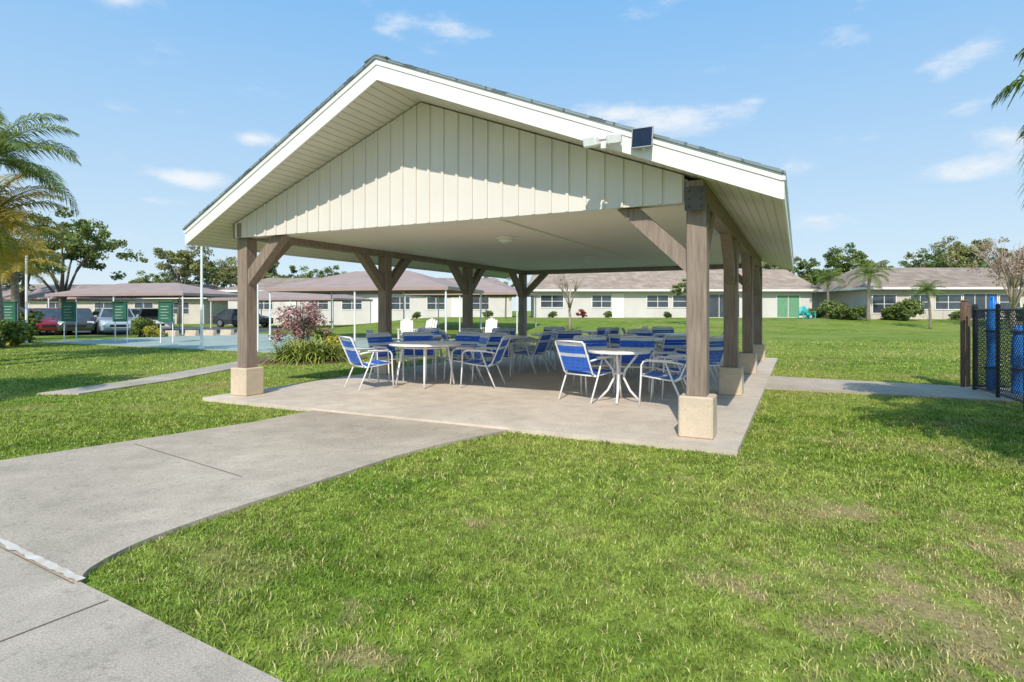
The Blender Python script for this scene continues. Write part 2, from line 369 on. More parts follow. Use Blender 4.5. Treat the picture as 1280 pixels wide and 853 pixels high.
# ------------------------------------------------------------ grass blades
def inpoly(px,py,poly):
    c=np.zeros(len(px),bool); n=len(poly)
    for i in range(n):
        x0,y0=poly[i];x1,y1=poly[(i+1)%n]
        if y0==y1: continue
        k=((y0>py)!=(y1>py))&(px<(x1-x0)*(py-y0)/(y1-y0)+x0); c^=k
    return c
EXC=[slab,walk,side,rpath,lpath,court,bed]
V=[];L=[];FL=[];A=[];off=0
for (y0,y1,dens,ln,wd,hi) in ((1.55,4.2,9000,.034,.0046,True),(4.2,7.5,3700,.037,.0072,True),(7.5,13,1200,.041,.013,False),(13,26,260,.046,.028,False)):
    area=.93*(y1*y1-y0*y0); n=int(area*dens)
    y=np.sqrt(RNG.uniform(y0*y0,y1*y1,n)); x=RNG.uniform(-.93,.93,n)*y
    bad=np.zeros(n,bool)
    for p in EXC: bad|=inpoly(x,y,p)
    dryk=np.zeros(n)
    for (px,py,pr,st) in DRY: dryk=np.maximum(dryk,st*np.clip(1-np.hypot(x-px,y-py)/(pr*1.5),0,1))
    bad|=RNG.uniform(0,1,n)<dryk*.85
    x=x[~bad];y=y[~bad];dryk=dryk[~bad];n=len(x)
    cl=.75+.25*np.sin(x*5.1+1.3*np.sin(y*4.3))*np.sin(y*6.3+np.sin(x*3.7))+.2*np.sin(x*17+2*np.sin(y*13))*np.sin(y*19)
    l=ln*RNG.uniform(.5,1.4,n)*cl*(1-.5*dryk); a=RNG.uniform(0,2*np.pi,n); w=wd*RNG.uniform(.6,1.2,n)
    lean=RNG.uniform(.2,1.5,n); la=RNG.uniform(0,2*np.pi,n)
    dx=np.cos(a)*w/2; dy=np.sin(a)*w/2
    lx=np.cos(la)*l*lean; ly=np.sin(la)*l*lean
    up=l/np.sqrt(1+lean**2*.5)
    r=np.clip(RNG.uniform(0,1,n)+dryk*.2,0,1)
    z0=np.full(n,-.004)
    if hi:
        P=np.stack([np.stack([x-dx,y-dy,z0],1),np.stack([x+dx,y+dy,z0],1),
            np.stack([x+dx*.9+lx*.35,y+dy*.9+ly*.35,up*.65],1),np.stack([x-dx*.9+lx*.35,y-dy*.9+ly*.35,up*.65],1),
            np.stack([x+lx,y+ly,up*.95],1)],1).reshape(-1,3)
        base=np.arange(n)*5+off
        q=np.stack([base,base+1,base+2,base+3,base+3,base+2,base+4],1)
        L.append(q.ravel()); FL.append(np.tile([4,3],n)); A.append(np.repeat(r,5)); off+=5*n
    else:
        P=np.stack([np.stack([x-dx,y-dy,z0],1),np.stack([x+dx,y+dy,z0],1),np.stack([x+lx*.7,y+ly*.7,up],1)],1).reshape(-1,3)
        base=np.arange(n)*3+off
        L.append(np.stack([base,base+1,base+2],1).ravel()); FL.append(np.full(n,3)); A.append(np.repeat(r,3)); off+=3*n
    V.append(P)
me=npmesh('grass',np.concatenate(V),np.concatenate(FL),np.concatenate(L),[M['blade']],np.concatenate(A))
go=bpy.data.objects.new('grass',me); COL.objects.link(go); tag(go,'short green turf blades with dry straw among them','grass',kind='stuff')

# ------------------------------------------------------------ pavilion
W=6.69; S=3.34; D=S*3; FLR=.055
pav=empty('pavilion',(P0.x,P0.y,0),-TH)
tag(pav,'open gabled pavilion with brown posts and off-white gable siding','pavilion')
APX=3.98; SL=.386; EV=.80
def hs(u): return APX-SL*abs(u-W/2)
def brace(axis,sgn):
    w=.07; b=B(); k=.102
    prof=[(k,1.74),(.84,2.447),(.60,2.447),(k,1.975)]
    if axis=='u': b.extr([(sgn*p[0],-w,p[1]) for p in prof],(0,2*w,0))
    else: b.extr([(-w,sgn*p[0],p[1]) for p in prof],(2*w,0,0))
    return b
for ci,cu in enumerate((0,W)):
    for r in range(4):
        cv=r*S
        b=B(); b.box(-.101,.101,-.101,.101,.475,2.448,0,.008)
        c=b.obj('column',M['post'],pav,(cu,cv,0))
        b=B(); b.box(-.17,.17,-.17,.17,FLR,.475,0,.014); b.obj('plinth',M['plinth'],c)
        lst=[]
        if r in (0,3): lst.append(('u',1 if ci==0 else -1))
        if r>0: lst.append(('v',-1))
        if r<3: lst.append(('v',1))
        for ax,sg in lst:
            brace(ax,sg).obj('brace',M['post'],c)
for cu in (0,W):
    b=B(); b.box(cu-.085,cu+.085,-.19,D+.15,2.45,2.665,0,.006); b.obj('beam',M['post'],pav)
b=B(); b.box(.088,W-.088,D-.08,D+.08,2.45,2.64); b.obj('beam',M['post'],pav)
b=B(); b.box(.088,W-.088,-.11,.07,2.462,2.70); b.obj('header',M['white'],pav)
b=B(); b.box(W-.10,W+.10,-.205,-.192,2.36,2.60); b.box(W+.103,W+.109,-.09,.09,2.25,2.44)
for zz in (2.40,2.48,2.56):
    for xx in (-.06,.06): b.lathe([(.012,0),(.012,.02)],8,0,(W+xx,-.225,zz),'y')
b.obj('connector_plate',M['metal'],pav)
b=B(); b.box(.09,W-.09,.075,D-.085,2.56,2.585); 
b.obj('ceiling',M['ceiling'],pav)
def siding(v0,dirn,ue0,ue1):
    b=B(); t=.025
    pts=[(ue0,v0,2.447),(ue1,v0,2.447),(ue1,v0,hs(ue1)-.004),(W/2,v0,APX-.004),(ue0,v0,hs(ue0)-.004)]
    b.extr(pts,(0,t*dirn*-1,0))
    u=ue0+.01
    while u<ue1-.04:
        h=min(hs(u),hs(u+.036))-.006
        y0,y1=(v0-.020,v0) if dirn<0 else (v0,v0+.020)
        b.box(u,u+.036,y0,y1,2.449,h); u+=.205
    return b
siding(-.175,-1,-.04,W-.11).obj('gable_siding',M['siding'],pav)
siding(D+.175,1,-.04,W+.04).obj('gable_siding',M['siding'],pav)
OE=.45; OA=1.03
def slope(sg):
    ue=-EV if sg<0 else W+EV; ur=W/2
    return [(ue,-OE),(ur,-OA),(ur,D+OA),(ue,D+OE)]
for sg in (-1,1):
    q=slope(sg)
    b=B(); z=[hs(q[0][0]),APX,APX,hs(q[0][0])]
    b.add([(p[0],p[1],zz+.012) for p,zz in zip(q,z)],[(0,1,2,3)]); 
    b.add([(p[0],p[1],zz+.018) for p,zz in zip(q,z)],[(0,1,2,3)])
    b.obj('soffit',M['soffit'],pav)
roof=B()
for sg in (-1,1):
    q=slope(sg); ex=.035*sg
    q=[(q[0][0]+ex,q[0][1]-.03),(q[1][0],q[1][1]-.03),(q[2][0],q[2][1]+.03),(q[3][0]+ex,q[3][1]+.03)]
    zb=[hs(q[0][0])+.215,APX+.215,APX+.215,hs(q[0][0])+.215]
    o=[(p[0],p[1],zz) for p,zz in zip(q,zb)]
    roof.extr(o,(0,0,.024))
for sg in (-1,1):
    n=26
    for i in range(n):
        t0=i/n;t1=(i+.93)/n
        ua=W/2+sg*(W/2+EV)*t0; ub=W/2+sg*(W/2+EV)*t1
        va=-OA+(OA-OE)*t0-.035; vb=-OA+(OA-OE)*t1-.035
        roof.extr([(ua,va,hs(ua)+.236),(ub,vb,hs(ub)+.236),(ub,vb,hs(ub)+.248),(ua,va,hs(ua)+.241)],(0,.4,0))
rf=roof.obj('roof',M['shingle'],pav)
b=B()
for i in range(40):
    v=-OA-.03+i*(D+2*OA)/40
    b.extr([(W/2-.16,v,APX+.19),(W/2,v,APX+.25),(W/2+.16,v,APX+.19),(W/2+.16,v,APX+.203),(W/2,v,APX+.264),(W/2-.16,v,APX+.203)],(0,(D+2*OA)/40*.98,0))
b.obj('ridge_cap',M['shingle'],rf)
def rake(sg,front):
    ue=-EV if sg<0 else W+EV; sd=-1 if front else 1
    vE=-OE if front else D+OE; vA=-OA if front else D+OA
    b=B()
    def board(z0,z1,o0,o1):
        p=[(ue,vE+sd*o0),(W/2,vA+sd*o0),(W/2,vA+sd*o1),(ue,vE+sd*o1)]
        vs=[(x,y,hs(x)+z0) for x,y in p]+[(x,y,hs(x)+z1) for x,y in p]
        b.add(vs,[(0,3,2,1),(4,5,6,7),(0,1,5,4),(1,2,6,5),(2,3,7,6),(3,0,4,7)])
    board(-.02,.150,-.02,.0); board(.150,.214,-.02,.012)
    return b
for sg in (-1,1):
    for fr in (True,False):
        rake(sg,fr).obj('fascia',M['white'],rf)
    ue=-EV if sg<0 else W+EV
    b=B(); 
    xa,xb=(ue-.022,ue-.001) if sg<0 else (ue+.001,ue+.022)
    b.box(xa,xb,-OE+.0,D+OE,hs(ue)-.02,hs(ue)+.15); 
    xa,xb=(ue-.032,ue-.001) if sg<0 else (ue+.001,ue+.032)
    b.box(xa,xb,-OE-.014,D+OE,hs(ue)+.151,hs(ue)+.207)
    b.obj('fascia',M['white'],rf)

def pv(u,v,z): x,y=L2W(u,v); return (x,y,z)
for (u,v) in ((3.3,2.3),(3.4,6.3)):
    t=empty('ceiling_light',pv(u,v,2.555),-TH)
    b=B(); b.lathe([(.16,0),(.16,-.03),(.14,-.035)],24); b.obj('base',M['white'],t)
    b=B(); b.lathe([(.135,-.035),(.13,-.06),(.09,-.085),(.03,-.095)],24); b.obj('diffuser',M['lampglass'],t,smooth=True)
    tag(t,'round white ceiling light on the pavilion ceiling','light',group='pavilion ceiling lights')
t=empty('electrical_conduit',pv(4.1,0.1,2.555),-TH)
b=B(); b.tube([(0,0,-.012),(0,3.5,-.012),(0,D-.5,-.012)],.012,8); b.obj('pipe',M['white'],t)
tag(t,'thin pipe running along the pavilion ceiling','pipe')
def rakept(t,z=.07):
    u=W/2+(W/2+EV)*t; v=-OA+(OA-OE)*t
    return pv(u,v,hs(u)+z)
p=rakept(.618,.055)
t=empty('security_light',p,-TH); t.scale=(.85,)*3
b=B(); b.box(-.07,.07,-.045,-.003,-.05,.06,0,.006); b.tube([(-.16,-.06,.0),(.16,-.06,.0)],.012,8); b.obj('bracket',M['white'],t)
for k,sx in enumerate((-.125,.125)):
    b=B(); b.box(sx-.085,sx+.085,-.20,-.07,-.07,.06,0,.025); h=b.obj('lamp_head',M['white'],t)
    h.rotation_euler=(.25,0,.1*(k*2-1))
    b=B(); b.box(sx-.066,sx+.066,-.205,-.2005,-.052,.042,0,.002); b.obj('lens',M['lampglass'],h)
b=B(); b.box(-.03,.03,-.10,-.046,-.13,-.055,0,.008); b.obj('motion_sensor',M['white'],t)
tag(t,'white twin-head security light on the roof fascia','light')
p=rakept(.708,.10)
t=empty('solar_panel',p,-TH)
b=B(); b.box(-.095,.095,-.10,-.085,-.05,.14,0,.004); o1=b.obj('panel',M['solar'],t); o1.rotation_euler=(-.2,0,0)
b=B(); 
for q in ((-.102,-.095,-.057,.147),(.095,.102,-.057,.147),(-.102,.102,-.057,-.050),(-.102,.102,.14,.147)): b.box(q[0],q[1],-.104,-.08,q[2],q[3])
o1=b.obj('frame',M['grey'],t); o1.rotation_euler=(-.2,0,0)
b=B(); b.tube([(0,-.0,-.03),(0,-.05,-.02),(0,-.09,.02)],.014,8); b.obj('mount',M['white'],t)
tag(t,'small dark solar panel mounted on the roof fascia','solar panel')

# ------------------------------------------------------------ furniture
def chair_meshes():
    fr=B(); r=.013
    for s in (-1,1):
        x=.295*s
        fr.tube([(x,.29,0),(x,.27,.30),(x,.26,.56),(x,.23,.61),(x,.16,.625),(x,-.14,.615),(x*.97,-.30,.59)],r)
        fr.tube([(x*1.0,-.06,.615),(x*1.01,-.16,.36),(x*1.02,-.32,0)],r)
        xi=.265*s
        fr.tube([(xi,.26,.42),(xi,.0,.385),(xi,-.17,.37),(xi,-.24,.41),(xi,-.33,.62),(xi,-.42,.82),(xi*.93,-.435,.855)],r)
        fr.box(x-.028,x+.028,-.16,.20,.628,.644,0,.006)
    fr.tube([(-.247,-.435,.855),(0,-.44,.86),(.247,-.435,.855)],r)
    fr.tube([(-.282,.268,.42),(.282,.268,.42)],r); fr.tube([(-.288,-.19,.37),(.288,-.19,.37)],r)
    st=B()
    def straps(b,path,n,fill,pal,sag):
        P=[Vector(p) for p in path]; ls=[(P[i+1]-P[i]).length for i in range(len(P)-1)]; T=sum(ls)
        wd=T/n*fill
        def at(s):
            for i,l in enumerate(ls):
                if s<=l or i==len(ls)-1: return P[i]+(P[i+1]-P[i])*(s/l)
                s-=l
        for k in range(n):
            c=(k+.5)/n*T; a=at(c-wd/2);e=at(c+wd/2); nrm=Vector((1,0,0)).cross(e-a).normalized()
            if sag<0: nrm=-nrm
            xs=(-.280,-.26,-.12,0,.12,.26,.280); vs=[]
            for x in xs:
                sg=abs(sag)*(1-(x/.27)**2) if abs(x)<.27 else -.0
                for q in (a,e): vs.append(q+Vector((x,0,0))+nrm*(.015-sg))
                for q in (e,a): vs.append(q+Vector((x,0,0))+nrm*(.010-sg))
            fs=[]
            for i in range(len(xs)-1):
                for j in range(4):
                    m0=i*4+j;m1=i*4+(j+1)%4; fs.append((m0,m1,m1+4,m0+4))
            b.add(vs,fs,pal[k])
    straps(st,[(0,-.175,.373),(0,.0,.385),(0,.260,.42)],7,.88,[0,0,0,1,0,0,0],.012)
    bk=B(); straps(bk,[(0,-.245,.425),(0,-.33,.62),(0,-.425,.84)],8,.88,[0,0,0,0,1,0,0,1],-.01)
    return fr.mesh('frame',M['tube'],True),st.mesh('seat',[M['blue'],M['lstrap']]),bk.mesh('backrest',[M['blue'],M['lstrap']])
cm=chair_meshes()
def chair(x,y,face,label=None):
    t=empty('patio_chair',(x,y,FLR+.003),math.atan2(face[1],face[0])-math.pi/2)
    for n,me in zip(('frame','seat','backrest'),cm):
        o=bpy.data.objects.new(n,me); COL.objects.link(o); o.parent=t
    tag(t,label or 'white tube patio chair with blue straps under the pavilion','chair',group='patio chairs under the pavilion')
    return t
def table(x,y,R,label,rot=0,straight=False):
    t=empty('patio_table',(x,y,FLR+.003),rot)
    b=B(); b.lathe([(R-.03,.692),(R,.696),(R+.004,.712),(R,.728),(R-.02,.730)],48); b.obj('rim',M['tube'],t,smooth=False)
    b=B(); b.lathe([(R-.022,.722),(R-.022,.733)],48); b.obj('tabletop',M['tabletop'],t)
    for k in range(4):
        b=B(); a=math.pi/4+k*math.pi/2; ca,sa=math.cos(a),math.sin(a)
        if straight: f=[(R*.62,.695),(R*.66,.55),(R*.74,.25),(R*.80,.012)]
        else: f=[(R*.62,.69),(R*.50,.62),(R*.20,.45),(R*.15,.34),(R*.35,.16),(R*.66,.012)]
        b.tube([(ca*q,sa*q,z) for q,z in f],.017,8); b.obj('leg',M['tube'],t,smooth=True)
    rr_,zz_=(R*.625,.655) if straight else (R*.17,.40)
    b=B(); b.tube([(rr_*math.cos(q),rr_*math.sin(q),zz_) for q in np.linspace(0,2*math.pi,25)],.011,6); b.obj('leg_ring',M['tube'],t)
    tag(t,label,'table',group='patio tables under the pavilion'); return t
for i,(x,y,R,ro) in enumerate([(1.52,8.30,.44,.5),(-1.5,10.1,.62,.9),(-.25,12.7,.60,.3),(1.05,13.9,.60,.7),(2.75,11.5,.50,.2),(3.9,13.9,.5,.6),(-1.9,12.9,.55,.4),(2.4,15.8,.55,.1)]):
    table(x,y,R,'round white patio table with plain straight legs' if i else 'small round patio table standing near the front post',ro,i>0)
A_='white patio chair with blue straps, its back to the lawn'
for (x,y,f,lb) in [
  (1.12,8.50,(.74,.67),A_),(2.10,7.95,(-.88,.48),None),(1.95,9.25,(-.3,-1),None),(1.35,9.45,(.1,-1),None),(2.45,8.85,(-1,-.1),None),
  (-2.38,9.78,(.80,.60),A_),(-.88,10.5,(-.95,-.3),None),(-1.75,11.0,(.2,-1),None),(-1.05,11.1,(-.5,-.9),None),(-.50,9.95,(-.95,.25),None),(-2.2,10.75,(.7,-.6),None),
  (-1.05,12.35,(.9,.3),A_),(.35,12.1,(-.85,.45),A_),(.55,13.0,(-1,-.15),None),(-.2,13.6,(0,-1),None),(-.75,13.5,(.5,-.8),None),(-.3,11.6,(.1,1),A_),
  (.3,14.1,(1,.1),A_),(1.2,13.0,(-.1,1),A_),(1.85,13.8,(-1,0),None),(1.1,14.8,(0,-1),None),
  (2.2,10.8,(.5,.85),A_),(3.5,10.9,(-.85,.4),A_),(2.05,11.7,(1,-.1),None),(2.8,12.4,(0,-1),None),(3.5,11.9,(-.9,-.3),None),(2.85,10.5,(-.1,1),A_),(3.15,9.9,(-.4,.9),A_),
  (3.3,13.5,(.8,.5),A_),(4.5,13.4,(-.8,.5),A_),(3.9,14.7,(0,-1),None),(3.15,14.3,(1,-.1),None),
  (-2.7,12.8,(1,0),A_),(-1.9,12.0,(0,1),A_),(-2.0,13.7,(0,-1),None),
  (1.6,15.7,(1,0),None),(2.4,15.0,(0,1),A_),(3.2,15.9,(-1,0),None)]:
    chair(x,y,f,lb)

# ------------------------------------------------------------ vegetation
def leaves(centers,radii,n,size,rng,flat=.8,aspect=1.6):
    C=np.repeat(centers,n,0); R=np.repeat(radii,n)
    N_=len(C); dr=rng.normal(size=(N_,3)); dr/=np.linalg.norm(dr,axis=1)[:,None]
    rr=rng.uniform(0,1,N_)**.45*R
    P=C+dr*rr[:,None]*np.array([1,1,flat])
    a=rng.normal(size=(N_,3)); a/=np.linalg.norm(a,axis=1)[:,None]
    b_=np.cross(a,rng.normal(size=(N_,3))); b_/=np.linalg.norm(b_,axis=1)[:,None]
    s=size*rng.uniform(.6,1.3,N_)[:,None]
    v=np.stack([P-a*s*aspect/2,P+b_*s*.4,P+a*s*aspect/2,P-b_*s*.4],1).reshape(-1,3)
    cl=np.repeat(rng.uniform(0,1,len(centers)),n)
    att=np.repeat(np.clip(cl*.55+rng.uniform(0,.45,N_),0,1),4)
    return v,att
def leafobj(name,v,att,m):
    nf=len(v)//4
    return npmesh(name,v,np.full(nf,4),np.arange(len(v)),[m],att)
def tree_meshes(seed,H,R,trunkH,m,nclump=60,nleaf=70,size=.3,tr=.25,bark='bark',cr=None,twigs=0):
    rng=np.random.default_rng(seed); rd=random.Random(seed)
    b=B()
    cz=trunkH+(H-trunkH)*.52; rz=(H-trunkH)*.5
    b.tube([(0,0,-.1),(.05*H/8,0,trunkH*.6),(-.04,.05,trunkH),(.1,-.05,cz)],[tr*1.25,tr*.9,tr*.75,tr*.3],8)
    cents=[]
    nl=7
    lobes=[]
    for k in range(nl):
        a=2*math.pi*k/nl+rd.uniform(-.3,.3); e=rd.uniform(-.3,.9); q=rd.uniform(.45,.8)
        lobes.append(np.array([math.cos(a)*math.cos(e)*R*q,math.sin(a)*math.cos(e)*R*q,cz+math.sin(e)*rz*q]))
        l=lobes[-1]; s0=trunkH*rd.uniform(.7,1.0)
        mid=(l[0]*.45,l[1]*.45,s0+(l[2]-s0)*.6)
        b.tube([(0,0,s0),mid,tuple(l)],[tr*.5,tr*.3,tr*.08],6)
        for j in range(twigs):
            e_=(l[0]*rd.uniform(.8,1.5)+rd.uniform(-.3,.3)*R,l[1]*rd.uniform(.8,1.5)+rd.uniform(-.3,.3)*R,l[2]+rd.uniform(-.1,.6)*rz)
            b.tube([mid,((mid[0]+e_[0])/2,(mid[1]+e_[1])/2,(mid[2]+e_[2])/2+.1*rz),e_],[tr*.2,tr*.12,tr*.04],4)
    lobes.append(np.array([0,0,cz+rz*.55]))
    for k in range(nclump):
        l=lobes[rd.randrange(len(lobes))]
        dvec=rng.normal(size=3)*np.array([R*.24,R*.24,rz*.22]); cents.append(l+dvec)
    cents=np.array(cents); rad=rng.uniform(.5,1.1,len(cents))*(cr or R*.2)
    v,at=leaves(cents,rad,nleaf,size,rng,.65)
    return b.mesh('trunk',M[bark],True),leafobj('crown',v,at,m)
def place(name,meshes,x,y,rot=0,sc=1,label='',cat='tree',group=None,parts=('trunk','crown')):
    t=empty(name,(x,y,gh(x,y)),rot); t.scale=(sc,sc,sc)
    for n,me in zip(parts,meshes):
        if me is None: continue
        o=bpy.data.objects.new(n,me); COL.objects.link(o); o.parent=t
    tag(t,label,cat,group); return t
T1=tree_meshes(1,9,4.2,2.6,M['oak'],75,110,.19)
T2=tree_meshes(2,8.5,3.6,2.2,M['olive'],65,100,.17)
T3=tree_meshes(3,10,3.6,3.5,M['dark'],70,75,.24)
T4=tree_meshes(4,8,3.6,2.0,M['bare'],60,55,.11,twigs=14,bark='palebark')
T5=tree_meshes(5,9,3.2,4.5,M['dark'],30,55,.22,cr=.7)
TL=[(T1,'broad green oak tree behind the parking lot'),(T2,'olive green oak tree behind the rooftops'),(T3,'green tree behind the houses'),(T4,'brown nearly leafless tree beside the house'),(T5,'sparse pine tree with gaps in its crown')]
def treeat(k,u,z,topy,rot=None,group='trees behind the houses'):
    hts=[9,8.5,10,8,9]; x=wx(u,z); g0=gh(x,z); H=wh(topy,z)-g0
    place('tree' if k!=4 else 'pine_tree',TL[k][0],x,z,rot if rot is not None else random.uniform(0,6),H/hts[k]*.98,TL[k][1],group=group)
for k,u,z,ty in [(0,78,40,268),(1,28,44,290),(1,225,58,302),(0,262,66,322),(0,190,74,338),(1,300,64,322),(2,345,70,326),(0,395,68,332),(1,440,74,338),(2,-20,60,310),
   (0,620,80,346),(1,690,85,345),(0,850,85,335),
   (1,968,78,314),(2,1003,82,322),(0,1043,80,308),(1,1076,84,322),(0,1105,90,328),(4,1152,72,306),(2,1132,94,326),(1,1205,78,292),(0,1178,90,322),(2,1228,84,306),(1,1295,80,302)]:
    treeat(k,u,z,ty)
treeat(3,1266,38,292,1.2,group=None)
def palm_meshes(seed,H,nf,L,m,droop=1.0,tr=.14,leaflet=.5,nl=34,lw=.020):
    rd=random.Random(seed)
    b=B(); lean=rd.uniform(-.2,.2)
    pts=[];rs=[]
    for i in range(13):
        t=i/12; pts.append((lean*t*t*H*.3,0,-.05+t*H)); rs.append(tr*(1.25-.35*t)*(1+.05*(i%2)))
    b.tube(pts,rs,10); top=Vector(pts[-1])
    b.tube([top+Vector((0,0,-.5)),top+Vector((0,0,-.1)),top+Vector((0,0,.15))],[tr*1.05,tr*1.3,tr*.5],10)
    vs=[];at=[]
    rac=B()
    for f in range(nf):
        a=f*2.39996+rd.uniform(-.2,.2); q=f/nf
        e0=math.radians(78-85*q+rd.uniform(-8,8)); l=L*rd.uniform(.85,1.1)
        p=top.copy(); path=[p.copy()]; e=e0; n=14; tw=rd.uniform(-.25,.25)
        dirs=[]
        for i in range(n):
            dv=Vector((math.cos(a+tw*i/n)*math.cos(e),math.sin(a+tw*i/n)*math.cos(e),math.sin(e)))
            dirs.append(dv); p=p+dv*l/n; path.append(p.copy()); e-=droop*(.05+.13*(i/n))
        rac.tube(path,[.022*(1-.9*i/n) for i in range(n+1)],5)
        r0=rd.random()
        for i in range(nl):
            s=.12+.88*i/nl; fi=s*n; k=min(int(fi),n-1); pp=path[k].lerp(path[k+1],fi-k); dv=dirs[k]
            sidev=dv.cross(Vector((0,0,1))); sidev=sidev.normalized() if sidev.length>.01 else Vector((1,0,0))
            upv=sidev.cross(dv).normalized()
            ll=leaflet*L/2.4*math.sin(math.pi*(.12+.85*s))**.7*rd.uniform(.85,1.1)
            for sg in (-1,1):
                dl=(sidev*sg*.85+dv*.55+upv*rd.uniform(-.05,.25)).normalized()
                mid=pp+dl*ll*.55; tip=pp+dl*ll+Vector((0,0,-ll*rd.uniform(.25,.55)*droop))
                wv=dv*lw*L/2
                vs+= [pp-wv*.5,mid-wv,mid+wv,pp+wv*.5,  mid-wv,tip-wv*.1,tip+wv*.1,mid+wv]
                at+= [min(1,max(0,r0*.6+rd.random()*.4))]*8
    v=np.array([tuple(p) for p in vs]); me=leafobj('crown',v,np.array(at),m)
    return b.mesh('trunk',M['palmbark'],True),me,rac.mesh('frond_stem',M['strapleaf'],True)
PP=('trunk','crown','frond_stem')
pA=palm_meshes(21,4.3,30,2.1,M['palm'],1.1,.15,nl=52,leaflet=.62,lw=.017)
pD=palm_meshes(27,5.0,25,2.15,M['palm'],.95,.13,nl=56,leaflet=.62,lw=.014)
pB=palm_meshes(22,3.0,22,1.9,M['palmy'],.85,.13,nl=50,leaflet=.60,lw=.015); pC=palm_meshes(23,3.3,22,1.7,M['palm'],1.1,.10,nl=30)
def palm(me,u,z,label,rot=0,sc=1,x=None,group='palm trees around the lawn'):
    X=wx(u,z) if x is None else x
    place('palm_tree',me,X,z,rot,sc,label,'palm tree',group,PP)
palm(pD,-20,14.0,'tall palm tree with arching green fronds',2.2,1.0)
palm(pB,-26,15.0,'lower palm tree with yellowing fronds',2.0,1.22)
palm(pB,-2,21,'lower palm tree with yellowing fronds',4.0,1.2)
palm(pB,20,26,'lower palm tree with yellowing fronds',5.0,1.1)
palm(pA,-60,19,'tall palm tree with arching green fronds',3.0,1.0)
palm(pC,1085,44,'palm tree with drooping fronds near the house',.5,1.05)
palm(pC,1163,38,'small palm tree on the lawn',2.5,.75)
palm(pC,1035,49,'palm tree with drooping fronds near the house',4.1,.95)
palm(pC,632,47,'small palm tree on the lawn',1.1,.6)
palm(pA,0,5.3,'palm tree beside the fence with long fronds',.4,.80,x=6.35)
palm(pA,0,2.75,'palm tree beside the fence with long fronds',2.0,.80,x=4.95)
palm(pA,0,6.0,'tall palm tree with arching green fronds',2.4,.9,x=-9.6)
def shrub_mesh(seed,R,H,m,n=26,nl=60,size=.09):
    rng=np.random.default_rng(seed); c=rng.uniform(-1,1,(n,3)); c[:,2]=rng.uniform(.15,.85,n)
    k=np.sqrt(np.maximum(.05,1-(c[:,2]-.3)**2)); c=np.stack([c[:,0]*R*.75*k,c[:,1]*R*.75*k,c[:,2]*H],1)
    v,at=leaves(c,rng.uniform(.6,1.1,n)*R*.33,nl,size,rng,.9)
    return leafobj('foliage',v,at,m)
def stems(seed,R,H,n=9):
    rd=random.Random(seed); b=B()
    for i in range(n):
        a=rd.uniform(0,6.28); q=rd.uniform(.3,.7)*R
        b.tube([(.04*math.cos(a),.04*math.sin(a),-.03),(q*.5*math.cos(a),q*.5*math.sin(a),H*.45),(q*math.cos(a),q*math.sin(a),H*.85)],[.018,.012,.005],5)
    return b.mesh('stem',M['bark'])
def shrub(me,st,x,y,label,sc=1,group=None,name='shrub'):
    t=empty(name,(x,y,gh(x,y)+.0),random.uniform(0,6)); t.scale=(sc*random.uniform(.9,1.3),sc*random.uniform(.8,1.1),sc*random.uniform(.75,1.05)) if group else (sc,sc,sc)
    for n,m_ in (('stem',st),('foliage',me)):
        o=bpy.data.objects.new(n,m_); COL.objects.link(o); o.parent=t
    tag(t,label,'shrub',group); return t
sP=shrub_mesh(31,.78,1.70,M['purple'],50,46,.055); stP=stems(31,.75,1.75,30)
shrub(sP,stP,-5.95,16.6,'muted red twiggy shrub in the mulch bed',1.0)
sY=shrub_mesh(32,.5,.75,M['yflower'],24,90,.07); stY=stems(32,.5,.7)
shrub(sY,stY,-4.85,16.2,'yellow green shrub in the mulch bed',.9)
sG=shrub_mesh(33,.6,.9,M['oak'],34,80,.08); stG=stems(33,.6,.85)
shrub(sG,stG,-5.35,16.9,'rounded green shrub in the mulch bed',.9)
sR=shrub_mesh(34,.5,1.1,M['redleaf'],26,70,.08); stR=stems(34,.5,1)
def strapplant(x,y,n,l,label,sc=1):
    rd=random.Random(n+int(x*10)); vs=[];at=[]
    for i in range(n):
        a=rd.uniform(0,6.28); e=rd.uniform(.5,1.45); p=Vector((rd.uniform(-.12,.12),rd.uniform(-.12,.12),0)); L_=l*rd.uniform(.7,1.1); r=rd.random()
        sdv=Vector((-math.sin(a),math.cos(a),0)); pr=p;wpr=.016
        for k in range(5):
            dv=Vector((math.cos(a)*math.cos(e),math.sin(a)*math.cos(e),math.sin(e))); nx_=pr+dv*L_/5; w=.016*(1-(k+1)/5.3)+.003
            vs+=[pr-sdv*wpr,pr+sdv*wpr,nx_+sdv*w,nx_-sdv*w]; at+=[r]*4; pr=nx_; wpr=w; e-=.33
    o=bpy.data.objects.new('strap_leaf_plant',leafobj('strap_leaf_plant',np.array([tuple(v) for v in vs]),np.array(at),M['strapleaf'])); COL.objects.link(o)
    o.location=(x,y,.03); o.scale=(sc,)*3; tag(o,label,'plant',group='strap leaved plants in the bed')
for x,y,s in ((-5.9,15.1,1.1),(-5.4,14.9,1.2),(-5.05,15.2,1.2),(-4.75,15.3,1.0),(-5.6,15.4,1.2),(-5.2,15.7,1.3)):
    strapplant(x,y,150,.8,'clump of arching strap leaves in the mulch bed',s)
